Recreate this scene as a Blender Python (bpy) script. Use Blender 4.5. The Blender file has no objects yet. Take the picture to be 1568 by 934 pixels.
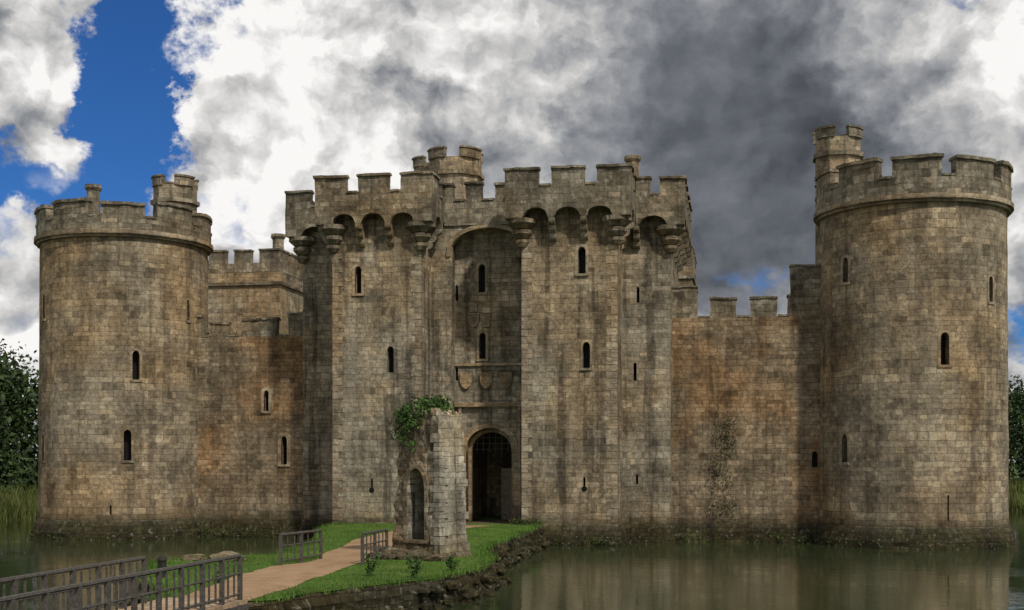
import bpy,bmesh,math,random
import numpy as np
from mathutils import Vector, noise, Matrix
random.seed(7); rng=np.random.default_rng(11)
sc=bpy.context.scene
sc.view_settings.view_transform='Standard'; sc.view_settings.look='None'; sc.view_settings.exposure=0
# ---------------------------------------------------------------- node helpers
class NT:
    def __init__(s,nt): s.nt=nt; s.n=nt.nodes; s.l=nt.links
    def put(s,inp,v):
        if v is None: return
        if isinstance(v,bpy.types.NodeSocket): s.l.new(v,inp)
        else:
            if isinstance(v,(tuple,list)) and len(v)==3 and inp.type=='RGBA': v=(*v,1)
            inp.default_value=v
    def m(s,op,a,b=None,c=None,clamp=False):
        n=s.n.new('ShaderNodeMath'); n.operation=op; n.use_clamp=clamp
        s.put(n.inputs[0],a); s.put(n.inputs[1],b); s.put(n.inputs[2],c); return n.outputs[0]
    def vm(s,op,a,b=None):
        n=s.n.new('ShaderNodeVectorMath'); n.operation=op
        s.put(n.inputs[0],a)
        if op=='SCALE': s.put(n.inputs['Scale'],b)
        else: s.put(n.inputs[1],b)
        return n.outputs['Value'] if op=='DOT_PRODUCT' else n.outputs[0]
    def sep(s,v):
        n=s.n.new('ShaderNodeSeparateXYZ'); s.put(n.inputs[0],v); return n.outputs
    def comb(s,x,y,z=0.0):
        n=s.n.new('ShaderNodeCombineXYZ'); s.put(n.inputs[0],x); s.put(n.inputs[1],y); s.put(n.inputs[2],z); return n.outputs[0]
    def noise(s,v,scale,detail=4,rough=.5,dist=0,col=False,dim='3D'):
        n=s.n.new('ShaderNodeTexNoise'); n.noise_dimensions=dim; s.put(n.inputs['Vector'],v); n.inputs['Scale'].default_value=scale
        n.inputs['Detail'].default_value=detail; n.inputs['Roughness'].default_value=rough; n.inputs['Distortion'].default_value=dist
        return n.outputs['Color' if col else 'Fac']
    def ss(s,v,a,b,lo=0.,hi=1.):
        n=s.n.new('ShaderNodeMapRange'); n.interpolation_type='SMOOTHSTEP'; s.put(n.inputs[0],v)
        n.inputs[1].default_value=a;n.inputs[2].default_value=b;n.inputs[3].default_value=lo;n.inputs[4].default_value=hi
        return n.outputs[0]
    def mix(s,f,a,b,blend='MIX'):
        n=s.n.new('ShaderNodeMix'); n.data_type='RGBA'; n.blend_type=blend; n.clamp_factor=True
        s.put(n.inputs[0],f); s.put(n.inputs[6],a); s.put(n.inputs[7],b); return n.outputs[2]
    def ramp(s,f,stops):
        n=s.n.new('ShaderNodeValToRGB'); s.put(n.inputs[0],f); e=n.color_ramp.elements
        while len(e)<len(stops): e.new(.5)
        for i,(p,c) in enumerate(stops): e[i].position=p; e[i].color=(*c,1)
        return n.outputs[0]
    def gray(s,v): return s.comb(v,v,v)
def newmat(name):
    m=bpy.data.materials.new(name); m.use_nodes=True; t=NT(m.node_tree); b=m.node_tree.nodes['Principled BSDF']
    b.inputs['Specular IOR Level'].default_value=.2
    return m,t,b
def bump(t,b,h,strength=.6,dist=.03):
    n=t.n.new('ShaderNodeBump'); n.inputs['Strength'].default_value=strength; n.inputs['Distance'].default_value=dist
    t.put(n.inputs['Height'],h); t.l.new(n.outputs[0],b.inputs['Normal'])

def stone(name,cd,cm,cl,warm=(.34,.25,.15),warmamt=.5,row=.30,bw=.52,lichen=.25,streak=.55,mort=.5,seed=0.):
    m,t,b=newmat(name)
    geo=t.n.new('ShaderNodeNewGeometry'); pos=t.vm('ADD',geo.outputs['Position'],(seed,seed*1.7,0))
    uv=t.n.new('ShaderNodeTexCoord').outputs['UV']
    z=t.sep(geo.outputs['Position'])[2]
    su=t.sep(uv)
    W=t.noise(pos,.9,1,.6,col=True)
    d=t.vm('MULTIPLY',t.vm('SUBTRACT',W,(.5,.5,.5)),(.55,.13,0))
    W2=t.noise(pos,5,1,col=True)
    d2=t.vm('SCALE',t.vm('SUBTRACT',W2,(.5,.5,.5)),.06)
    s=t.sep(t.vm('ADD',t.vm('ADD',uv,d),d2))
    wav=t.m('ADD',t.m('MULTIPLY',t.m('SINE',t.m('MULTIPLY',s[1],1.9)),.13),t.m('MULTIPLY',t.m('SINE',t.m('MULTIPLY',s[1],5.3)),.045))
    v3=t.m('ADD',s[1],wav)
    ro=t.m('FLOOR',t.m('DIVIDE',v3,row))
    wn=t.n.new('ShaderNodeTexWhiteNoise'); wn.noise_dimensions='2D'; t.put(wn.inputs['Vector'],t.comb(ro,t.m('FLOOR',t.m('DIVIDE',s[0],2.6))))
    rowv=wn.outputs['Value']
    wr=t.n.new('ShaderNodeTexWhiteNoise'); wr.noise_dimensions='1D'; t.put(wr.inputs['W'],ro)
    # every course gets its own shift and stone length so vertical joints never line up
    ul=t.m('MULTIPLY',t.m('ADD',s[0],t.m('MULTIPLY',wr.outputs['Value'],7.3)),t.m('ADD',.75,t.m('MULTIPLY',t.sep(wr.outputs['Color'])[1],.6)))
    br=t.n.new('ShaderNodeTexBrick'); t.put(br.inputs['Vector'],t.comb(ul,v3))
    br.offset=.43; br.squash=.66; br.squash_frequency=3
    for k,v in (('Color1',(0,0,0,1)),('Color2',(1,1,1,1)),('Mortar',(.4,.4,.4,1)),('Scale',1),('Mortar Size',.009),('Mortar Smooth',.9),('Brick Width',bw),('Row Height',row)):
        br.inputs[k].default_value=v
    r=t.sep(br.outputs['Color'])[0]; mo=br.outputs['Fac']
    rr=t.m('ADD',t.m('MULTIPLY',r,.72),t.m('MULTIPLY',rowv,.28))
    c=t.ramp(rr,[(0.05,cd),(.28,tuple(x*.88 for x in cm)),(.65,cm),(.97,cl)])
    L=t.noise(pos,.20,3,.6)
    c=t.mix(t.m('MULTIPLY',t.ss(L,.40,.66),warmamt),c,t.mix(1,c,tuple(min(1.25,x*3.7) for x in warm),'MULTIPLY'))
    c=t.mix(t.ss(r,.90,.97,0,.5),c,warm)
    L2=t.noise(pos,.55,4,.65)
    c=t.mix(1,c,t.gray(t.ss(L2,.28,.72,.55,1.38)),'MULTIPLY')
    F=t.noise(pos,4.5,5,.75)
    c=t.mix(1,c,t.gray(t.ss(F,.25,.75,.58,1.42)),'MULTIPLY')
    S=t.noise(t.comb(t.m('MULTIPLY',su[0],1.3),t.m('MULTIPLY',su[1],.09)),1,3,.65,dim='2D')
    c=t.mix(t.m('MULTIPLY',t.ss(S,.50,.66),streak),c,t.mix(1,c,(.42,.41,.42),'MULTIPLY'))
    c=t.mix(t.m('MULTIPLY',t.ss(S,.42,.30),.35*streak),c,(.42,.38,.31))
    c=t.mix(t.m('MULTIPLY',mo,t.ss(t.sep(W)[1],.38,.62,mort*.35,mort)),c,t.mix(1,c,(.26,.24,.22),'MULTIPLY'))
    li=t.m('MULTIPLY',t.ss(F,.57,.66),t.ss(L2,.45,.6))
    c=t.mix(t.m('MULTIPLY',li,lichen),c,(.46,.46,.43))
    zz=t.m('SUBTRACT',z,t.m('MULTIPLY',t.m('SUBTRACT',L2,.5),1.6))
    damp=t.ss(zz,.55,1.7,1,0)
    c=t.mix(damp,c,t.mix(1,c,(.20,.215,.15),'MULTIPLY'))
    spots=t.m('MULTIPLY',t.ss(t.sep(W2)[0],.66,.70),t.ss(zz,.2,1.2,.35,0))
    c=t.mix(spots,c,(.34,.34,.31))
    t.put(b.inputs['Base Color'],c); b.inputs['Roughness'].default_value=.93
    h=t.m('ADD',t.m('MULTIPLY',mo,-.7),t.m('ADD',t.m('MULTIPLY',F,1.5),t.m('MULTIPLY',r,.45)))
    bump(t,b,h,.9,.045)
    return m
STW=stone('weathered_ashlar',(.155,.13,.095),(.285,.24,.175),(.42,.365,.265),seed=0,mort=.6,row=.28,bw=.5)
STC=stone('curtain_masonry',(.14,.115,.08),(.255,.205,.14),(.37,.31,.22),warm=(.34,.235,.15),warmamt=.7,row=.25,bw=.42,seed=13)
STG=stone('gatehouse_ashlar',(.15,.135,.105),(.275,.245,.19),(.42,.385,.31),row=.27,bw=.46,warmamt=.45,streak=.85,lichen=.35,seed=31,mort=.6)
STP=stone('parapet_stone',(.11,.095,.07),(.21,.185,.14),(.36,.335,.28),row=.32,bw=.6,streak=.5,lichen=.7,seed=47)
STF=stone('dressed_stone',(.22,.18,.13),(.32,.27,.20),(.42,.37,.28),row=.35,bw=2,streak=.3,lichen=.3,mort=.3,seed=5)
STR=stone('rubble_stone',(.10,.085,.065),(.21,.185,.14),(.38,.35,.29),row=.2,bw=.33,streak=.5,lichen=.6,mort=.7,seed=71)
STL=stone('pale_quoin_stone',(.24,.22,.18),(.40,.375,.31),(.52,.5,.43),row=.27,bw=.6,streak=.4,lichen=.6,seed=83)
def flat(name,col,rough=.8,nscale=6,var=.35,metal=0):
    m,t,b=newmat(name); geo=t.n.new('ShaderNodeNewGeometry'); n=t.noise(geo.outputs['Position'],nscale,4,.65)
    t.put(b.inputs['Base Color'],t.mix(1,col,t.gray(t.ss(n,.3,.7,1-var,1+var)),'MULTIPLY')); b.inputs['Roughness'].default_value=rough
    b.inputs['Metallic'].default_value=metal; bump(t,b,n,.4,.02); return m
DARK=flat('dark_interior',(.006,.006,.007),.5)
RAILM=flat('weathered_rail_wood',(.085,.08,.075),.75,12)
IRON=flat('iron',(.03,.028,.026),.6,12)
BARK=flat('bark',(.07,.055,.04),.9,5)
def leafmat(name,c1,c2,c3):
    m,t,b=newmat(name); geo=t.n.new('ShaderNodeNewGeometry')
    r=geo.outputs['Random Per Island']; n=t.noise(geo.outputs['Position'],.6,2)
    c=t.ramp(r,[(0,c1),(.55,c2),(1,c3)]); c=t.mix(1,c,t.gray(t.ss(n,.3,.7,.55,1.4)),'MULTIPLY')
    t.put(b.inputs['Base Color'],c); b.inputs['Roughness'].default_value=.6
    return m
LEAF=leafmat('tree_foliage',(.018,.036,.012),(.032,.06,.02),(.06,.095,.028))
IVY=leafmat('ivy_leaves',(.035,.07,.015),(.06,.125,.03),(.11,.19,.05))
REED=leafmat('reed_blades',(.06,.09,.02),(.11,.14,.04),(.18,.18,.07))
GRB=leafmat('grass_blades',(.05,.12,.015),(.08,.165,.025),(.12,.20,.04))
# ---------------------------------------------------------------- mesh helpers
def jit(p,a):
    if a==0: return p
    v=Vector(p); d=noise.noise_vector(v*1.3)*a+noise.noise_vector(v*5.1)*(a*.55)
    return (p[0]+d.x,p[1]+d.y,p[2]+d.z)
class MB:
    def __init__(s): s.v=[]; s.f=[]
    def grid(s,fn,nu,nv,a=0):
        b=len(s.v)
        for j in range(nv+1):
            for i in range(nu+1): s.v.append(jit(fn(i/nu,j/nv),a))
        w=nu+1
        for j in range(nv):
            for i in range(nu): s.f.append((b+j*w+i,b+j*w+i+1,b+(j+1)*w+i+1,b+(j+1)*w+i))
    def fbox(s,fr,s0,s1,o0,o1,z0,z1,a=.015,st=.35,slope=0):
        O,D,N=fr
        def P(u,o,z): return (O[0]+D[0]*u+N[0]*o,O[1]+D[1]*u+N[1]*o,z)
        nu=max(1,int(abs(s1-s0)/st));no=max(1,int(abs(o1-o0)/st));nz=max(1,int(abs(z1-z0)/st))
        L=lambda a_,b_,t_:a_+(b_-a_)*t_
        zt=lambda o:z1-slope*abs((o-(o0+o1)/2))*2/abs(o1-o0)
        s.grid(lambda u,v:P(L(s0,s1,u),o1,L(z0,zt(o1),v)),nu,nz,a)
        s.grid(lambda u,v:P(L(s1,s0,u),o0,L(z0,zt(o0),v)),nu,nz,a)
        s.grid(lambda u,v:P(s1,L(o1,o0,u),L(z0,zt(L(o1,o0,u)),v)),no,nz,a)
        s.grid(lambda u,v:P(s0,L(o0,o1,u),L(z0,zt(L(o0,o1,u)),v)),no,nz,a)
        s.grid(lambda u,v:P(L(s0,s1,u),L(o1,o0,v),zt(L(o1,o0,v))),nu,max(no,2 if slope else 1),a)
        s.grid(lambda u,v:P(L(s0,s1,u),L(o0,o1,v),z0),nu,no,a)
    def box(s,x0,x1,y0,y1,z0,z1,a=.015,st=.35): s.fbox(((0,0),(1,0),(0,1)),x0,x1,y0,y1,z0,z1,a,st)
    def sector(s,cx,cy,r0,r1,t0,t1,z0,z1,a=.02,st=.4,full=False):
        nt=max(2,int(abs(t1-t0)*r1/st)); nz=max(1,int(abs(z1-z0)/st))
        P=lambda r,t,z:(cx+r*math.cos(t),cy+r*math.sin(t),z)
        L=lambda a_,b_,t_:a_+(b_-a_)*t_
        s.grid(lambda u,v:P(r1,L(t0,t1,u),L(z0,z1,v)),nt,nz,a)
        s.grid(lambda u,v:P(r0,L(t1,t0,u),L(z0,z1,v)),nt,nz,a)
        s.grid(lambda u,v:P(L(r1,r0,v),L(t0,t1,u),z1),nt,1,a)
        s.grid(lambda u,v:P(L(r0,r1,v),L(t0,t1,u),z0),nt,1,a)
        if not full:
            s.grid(lambda u,v:P(L(r0,r1,u),t0,L(z0,z1,v)),1,nz,a)
            s.grid(lambda u,v:P(L(r1,r0,u),t1,L(z0,z1,v)),1,nz,a)
    def stack(s,rings,a=.0,cap=True):
        b=len(s.v); n=len(rings[0])
        for r in rings:
            for p in r:
                q=jit(p,a); s.v.append((q[0],q[1],p[2]))
        for j in range(len(rings)-1):
            for i in range(n):
                k=(i+1)%n
                s.f.append((b+j*n+i,b+j*n+k,b+(j+1)*n+k,b+(j+1)*n+i))
        if cap:
            s.f.append(tuple(b+i for i in reversed(range(n)))); e=b+(len(rings)-1)*n
            s.f.append(tuple(e+i for i in range(n)))
    def cone(s,cx,cy,z0,z1,r0,r1,n=24,rows=1,a=0,ph=0):
        R=[]
        for j in range(rows+1):
            t=j/rows; r=r0+(r1-r0)*t; z=z0+(z1-z0)*t
            R.append([(cx+r*math.cos(ph+2*math.pi*i/n),cy+r*math.sin(ph+2*math.pi*i/n),z) for i in range(n)])
        s.stack(R,a)
    def prism(s,poly,z0,z1,st=.8,sub=.8,a=.015,poly1=None):
        def dens(pl):
            out=[]
            for i in range(len(pl)):
                p=pl[i];q=pl[(i+1)%len(pl)]; k=max(1,int(math.dist(poly[i],poly[(i+1)%len(poly)])/sub))
                for j in range(k): out.append((p[0]+(q[0]-p[0])*j/k,p[1]+(q[1]-p[1])*j/k))
            return out
        A=dens(poly); B=dens(poly1) if poly1 else A; rows=max(1,int((z1-z0)/st)); R=[]
        for j in range(rows+1):
            t=j/rows; R.append([(p[0]+(q[0]-p[0])*t,p[1]+(q[1]-p[1])*t,z0+(z1-z0)*t) for p,q in zip(A,B)])
        s.stack(R,a)
    def profile(s,fr,pts,s0,s1):
        O,D,N=fr; b=len(s.v); n=len(pts)
        for u in (s0,s1):
            for o,z in pts: s.v.append((O[0]+D[0]*u+N[0]*o,O[1]+D[1]*u+N[1]*o,z))
        for i in range(n):
            k=(i+1)%n; s.f.append((b+i,b+k,b+n+k,b+n+i))
        s.f.append(tuple(b+i for i in reversed(range(n)))); s.f.append(tuple(b+n+i for i in range(n)))
    def tube(s,p,q,r0,r1=None,n=6):
        r1=r0 if r1 is None else r1; p=Vector(p);q=Vector(q);d=(q-p).normalized(); a=d.orthogonal().normalized(); c=d.cross(a); b=len(s.v)
        for P,r in ((p,r0),(q,r1)):
            for i in range(n):
                t=2*math.pi*i/n; s.v.append(tuple(P+(a*math.cos(t)+c*math.sin(t))*r))
        for i in range(n):
            k=(i+1)%n; s.f.append((b+i,b+k,b+n+k,b+n+i))
        s.f.append(tuple(b+i for i in reversed(range(n)))); s.f.append(tuple(b+n+i for i in range(n)))
    def obj(s,name,mat,parent=None,cyl=None,uv=True):
        me=bpy.data.meshes.new(name); me.from_pydata(s.v,[],s.f); me.update(); me.materials.append(mat)
        o=bpy.data.objects.new(name,me); sc.collection.objects.link(o)
        fixn(me)
        if uv: uvauto(me,cyl)
        if parent: o.parent=parent
        return o
def fixn(me):
    bm=bmesh.new(); bm.from_mesh(me); bmesh.ops.recalc_face_normals(bm,faces=bm.faces); bm.to_mesh(me); bm.free(); me.update()
def uvauto(me,cyl=None):
    if not me.uv_layers: me.uv_layers.new(name='UVMap')
    L=me.uv_layers[0].data; V=me.vertices
    for p in me.polygons:
        n=p.normal; c=p.center
        mode='z' if abs(n.z)>.75 else 'w'
        if mode=='z':
            for li in p.loop_indices:
                co=V[me.loops[li].vertex_index].co; L[li].uv=(co.x,co.y)
            continue
        use=False
        if cyl:
            dx,dy=c.x-cyl[0],c.y-cyl[1]; rr=math.hypot(dx,dy)
            if rr>.1 and abs((n.x*dx+n.y*dy)/rr)>.7: use=True
        if use:
            tc=math.atan2(dy,dx)
            for li in p.loop_indices:
                co=V[me.loops[li].vertex_index].co; t=math.atan2(co.y-cyl[1],co.x-cyl[0])
                while t-tc>math.pi: t-=2*math.pi
                while t-tc<-math.pi: t+=2*math.pi
                L[li].uv=(t*cyl[2],co.z)
        else:
            h=math.hypot(n.x,n.y) or 1; tx,ty=-n.y/h,n.x/h
            ang=round(math.atan2(ty,tx)/(math.pi/8))*(math.pi/8); tx,ty=math.cos(ang),math.sin(ang)
            for li in p.loop_indices:
                co=V[me.loops[li].vertex_index].co; L[li].uv=(co.x*tx+co.y*ty,co.z)
def empty(name,parent=None):
    o=bpy.data.objects.new(name,None); sc.collection.objects.link(o)
    if parent: o.parent=parent
    return o
def archpts(w,h,rise,n=12,w2=None):
    pts=[(-w/2,0)]
    for k in range(n+1):
        a=math.pi*k/n; pts.append((-w/2*math.cos(a),h-rise+rise*math.sin(a)**.85))
    pts.append((w/2,0)); return pts
def add_arch_prism(mb,fr,uc,z0,w,h,rise,o0,o1):
    O,D,N=fr; pts=archpts(w,h,rise); b=len(mb.v); n=len(pts)
    for o in (o0,o1):
        for x,z in pts: mb.v.append((O[0]+D[0]*(uc+x)+N[0]*o,O[1]+D[1]*(uc+x)+N[1]*o,z0+z))
    for i in range(n):
        k=(i+1)%n; mb.f.append((b+i,b+k,b+n+k,b+n+i))
    mb.f.append(tuple(b+i for i in reversed(range(n)))); mb.f.append(tuple(b+n+i for i in range(n)))
def add_arch_ring(mb,fr,uc,z0,w,h,rise,t,o0,o1,sill=True):
    O,D,N=fr; A=archpts(w,h,rise,16); B=[(x*(w+2*t)/w,z*(h+t)/h) for x,z in A]; b=len(mb.v); n=len(A)
    for o in (o0,o1):
        for q in (A,B):
            for x,z in q: mb.v.append((O[0]+D[0]*(uc+x)+N[0]*o,O[1]+D[1]*(uc+x)+N[1]*o,z0+z))
    for i in range(n-1):
        mb.f.append((b+2*n+i,b+2*n+i+1,b+3*n+i+1,b+3*n+i))
        mb.f.append((b+i,b+n+i,b+n+i+1,b+i+1))
        mb.f.append((b+i,b+i+1,b+2*n+i+1,b+2*n+i))
        mb.f.append((b+n+i,b+3*n+i,b+3*n+i+1,b+n+i+1))
    for i in (0,n-1): mb.f.append((b+i,b+2*n+i,b+3*n+i,b+n+i))
    if sill: mb.fbox(fr,uc-w/2-t,uc+w/2+t,o0,o1+.05,z0-.12,z0-.003,0,3)
def boolean(o,cut,cyl=None):
    md=o.modifiers.new('b','BOOLEAN'); md.object=cut; md.operation='DIFFERENCE'; md.solver='EXACT'
    dg=bpy.context.evaluated_depsgraph_get(); dg.update(); me=bpy.data.meshes.new_from_object(o.evaluated_get(dg))
    o.modifiers.clear(); old=o.data; o.data=me; bpy.data.objects.remove(cut); uvauto(me,cyl)
def openings(body,wins,parent,cyl=None,depth=.55,tag=''):
    C=MB(); K=MB(); R=MB()
    for fr,uc,z0,w,h,rise,t in wins:
        add_arch_prism(C,fr,uc,z0,w,h,rise,-depth,.6)
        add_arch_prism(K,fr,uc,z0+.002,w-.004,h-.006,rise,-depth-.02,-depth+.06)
        if t>0: add_arch_ring(R,fr,uc,z0,w,h,rise,t,-.12,.03)
    c=C.obj('cut',DARK,uv=False); boolean(body,c,cyl)
    K.obj(tag+'_window_dark_panels',DARK,parent,uv=False)  # near-black panels paint in the shade inside the window openings
    if R.v: R.obj(tag+'_window_surrounds',STF,parent)
# ---------------------------------------------------------------- castle
castle=empty('moated_castle')
def cylframe(cx,cy,r,deg):
    t=math.radians(deg); N=(math.cos(t),math.sin(t)); D=(-math.sin(t),math.cos(t))
    return ((cx+N[0]*r,cy+N[1]*r),D,N)
def round_tower(name,cx,cy,zs,zc,zm,ph,wins,nm=10,gap=.66,worn=0.):
    P=empty(name,castle); r=4.45
    B=MB(); R=[]; n=112; rows=28
    for j in range(rows+1):
        z=-1+(zs+1.2)*j/rows; rad=4.52-.012*z*.5
        R.append([(cx+rad*math.cos(2*math.pi*i/n),cy+rad*math.sin(2*math.pi*i/n),z) for i in range(n)])
    B.stack(R,.026); body=B.obj('drum_wall',STW,P,(cx,cy,4.5))
    W=[]
    for deg,z0,z1,w,t in wins: W.append((cylframe(cx,cy,4.49-.006*z0,deg),0,z0,w,z1-z0,w*.75,t))
    if W: openings(body,W,P,(cx,cy,4.5),tag='tower')
    T=MB()
    T.cone(cx,cy,-1,.35,5.0,4.86,80,3,.06); T.cone(cx,cy,.35,1.0,4.84,4.55,80,2,.04)
    T.obj('battered_plinth',STR,P,(cx,cy,4.5))
    S=MB()
    tp=2*math.pi
    S.sector(cx,cy,4.2,4.60,0,tp,zs-.22,zs-.08,.02,.4,True)
    S.sector(cx,cy,4.2,4.74,0,tp,zs-.08,zs+.14,.025,.4,True)
    S.obj('string_course',STF,P,(cx,cy,4.5))
    A=MB(); A.sector(cx,cy,4.05,4.62,0,tp,zs+.14,zc,.02,.35,True)
    step=tp/nm; g=gap/4.5
    Cn=MB()
    for k in range(nm):
        a0=ph+k*step+g/2; a1=ph+(k+1)*step-g/2
        h=zm-random.random()*worn
        A.sector(cx,cy,4.08,4.60,a0,a1,zc,h-.16,.035,.25)
        Cn.sector(cx,cy,4.0,4.70,a0-.012,a1+.012,h-.16,h,.055,.2)
        Cn.sector(cx,cy,4.05,4.66,a1+.012,a1+g-.012,zc,zc+.10,.04,.2)
    A.obj('parapet',STP,P,(cx,cy,4.5)); Cn.obj('coping',STP,P,(cx,cy,4.5))
    return P
round_tower('corner_tower',-20.85,0,15.9,16.7,17.65,.436,
   [(-56.6,8.3,9.8,.36,.13),(-62,4.1,5.7,.38,.13),(-132,11.6,12.9,.3,.1),(-132,4.1,5.5,.3,.1),(-16.8,11.6,12.7,.2,.08),(-72.7,1.3,1.8,.1,.0)],worn=.35)
round_tower('corner_tower',20.85,0,16.25,17.2,18.25,.56,
   [(-140,12.6,13.8,.34,.13),(-140,4.0,5.35,.36,.13),(-77.7,8.5,10.0,.40,.14),(-76,1.3,2.5,.09,0),(-44,11.5,12.7,.3,.1)],worn=.12)
round_tower('corner_tower',-20.85,42,15.9,16.75,17.65,.35,[])
round_tower('corner_tower',20.85,42,15.9,16.75,17.65,.35,[])
def turret(name,cx,cy,r,z0,zt,n=8,ph=.39,sc_z=None):
    P=empty(name,castle); B=MB(); B.cone(cx,cy,z0,zt-.55,r,r*.98,n,int((zt-z0)/.5),.02,ph)
    S=MB(); S.cone(cx,cy,zt-1.5,zt-1.28,r+.13,r+.13,n,1,.015,ph)
    for k in range(n):
        if k%2==0:
            a0=ph+2*math.pi*k/n; a1=a0+2*math.pi/n*1.25
            S.sector(cx,cy,r-.3,r+.03,a0,a1,zt-.56,zt-.1,.02,.3); S.sector(cx,cy,r-.33,r+.09,a0-.02,a1+.02,zt-.1,zt,.02,.3)
    B.obj('turret_shaft',STW,P,(cx,cy,r)); S.obj('turret_parapet',STP,P,(cx,cy,r))
turret('stair_turret',-18.7,1.7,1.22,15,19.9)
turret('stair_turret',17.45,2.1,1.22,9,21.1)
turret('stair_turret',-3.0,3.4,1.5,15,21.15)
turret('stair_turret',-4.6,4.3,1.0,15,21.0)
def chimney(cx,cy,r,z0,z1):
    P=empty('chimney_stack',castle); B=MB(); B.cone(cx,cy,z0,z1-.35,r,r*.9,8,5,.015); B.cone(cx,cy,z1-.35,z1-.18,r*.9,r*1.2,8,1,.01); B.cone(cx,cy,z1-.18,z1,r*1.2,r*1.15,8,1,.01)
    B.obj('stack',STP,P,(cx,cy,r))
chimney(-22.0,-1.4,.40,16,19.0); chimney(6.8,3,.38,15,20.4); chimney(3.2,4.5,.4,15,18.9)

def parapet(P,p0,p1,N,zb,zc,zm,narch,merl,ext0,ext1,over=.72,th=.42,c0=False,c1=False,first=True,last=True,aw=.88):
    L=math.dist(p0,p1); D=((p1[0]-p0[0])/L,(p1[1]-p0[1])/L); fr=(p0,D,N)
    A=MB(); C=MB(); K=MB()
    s0,s1=-ext0,L+ext1
    edges=[L*i/narch for i in range(narch+1)] if narch else []
    hw=(L/narch-.36)/2 if narch else 0
    def zbot(s):
        for i in range(narch):
            c=(edges[i]+edges[i+1])/2
            if abs(s-c)<hw: return zb+.06+.42*math.sqrt(max(0,1-((s-c)/hw)**2))
        return zb
    ns=max(4,int((s1-s0)/.09))
    Pt=lambda s,o,z:(p0[0]+D[0]*s+N[0]*o,p0[1]+D[1]*s+N[1]*o,z)
    Ls=lambda u:s0+(s1-s0)*u
    zl=lambda u,v:zbot(Ls(u))+(zc-zbot(Ls(u)))*v
    A.grid(lambda u,v:Pt(Ls(u),over,zl(u,v)),ns,5,.025)
    A.grid(lambda u,v:Pt(Ls(u),over-th,zl(u,v)),ns,5,.025)
    A.grid(lambda u,v:Pt(Ls(u),over-th*v,zbot(Ls(u))),ns,1,.025)
    A.grid(lambda u,v:Pt(Ls(u),over-th*v,zc),ns,1,.025)
    for u in (0,1): A.grid(lambda a,v:Pt(Ls(u),over-th*a,zl(u,v)),1,5,.025)
    A.fbox(fr,s0+th+.01,s1-th-.01,-.3,over-th+.02,zb+.95,zb+1.1,0,1)
    for a,b in merl:
        m0=s0+(s1-s0)*a; m1=s0+(s1-s0)*b; h=zm-random.random()*.13
        A.fbox(fr,m0,m1,over-th+.02,over-.02,zc,h-.17,.035,.25)
        C.fbox(fr,m0-.05,m1+.05,over-th-.06,over+.07,h-.17,h,.05,.2,slope=.06)
    mm=sorted(merl)
    for (a,b),(c,d) in zip(mm,mm[1:]):
        C.fbox(fr,s0+(s1-s0)*b+.05,s0+(s1-s0)*c-.05,over-th-.04,over+.05,zc,zc+.10,.035,.2)
    tiers=[(.26,zb-1.05,zb-.7),(.50,zb-.70,zb-.35),(over+.0,zb-.35,zb)]
    for i,e in enumerate(edges):
        if (i==0 and not first) or (i==narch and not last): continue
        prev=0
        for j,(om,z0,z1) in enumerate(tiers):
            pts=[(-.05,z1),(om,z1),(om,z1-.14)]
            for k in range(1,5):
                a=k/4*math.pi/2; pts.append((prev+(om-prev)*math.cos(a),z1-.14-(z1-.14-z0)*math.sin(a)))
            pts.append((-.05,z0)); w=.17-.012*j
            K.profile(fr,pts,e-w,e+w); prev=om*.72
    for ok,e in ((c0,0),(c1,L)):
        if ok:
            x,y=Pt(e,0,0)[:2]
            rs=[.24,.34,.36,.50,.52,.74]; zs=[zb-1.30,zb-.95,zb-.90,zb-.50,zb-.45,zb+.02]
            for q in (0,2,4):
                K.cone(x,y,zs[q],zs[q]+(zs[q+1]-zs[q])*.55,rs[q]*.85,rs[q+1],20,1,.012); K.cone(x,y,zs[q]+(zs[q+1]-zs[q])*.55,zs[q+1],rs[q+1],rs[q+1],20,1,.012)
    A.obj('parapet_wall',STP,P); C.obj('merlon_coping',STP,P)
    if K.v: K.obj('corbels',STP,P)
gate=empty('gatehouse',castle)
F=(0,-1)
def rect(x0,x1,y0,y1): return [(x0,y0),(x1,y0),(x1,y1),(x0,y1)]
FX=((0,-4.5),(1,0),F)
ZB,ZC,ZM=15.75,17.25,18.25
ov=.72;th=.42
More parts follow.
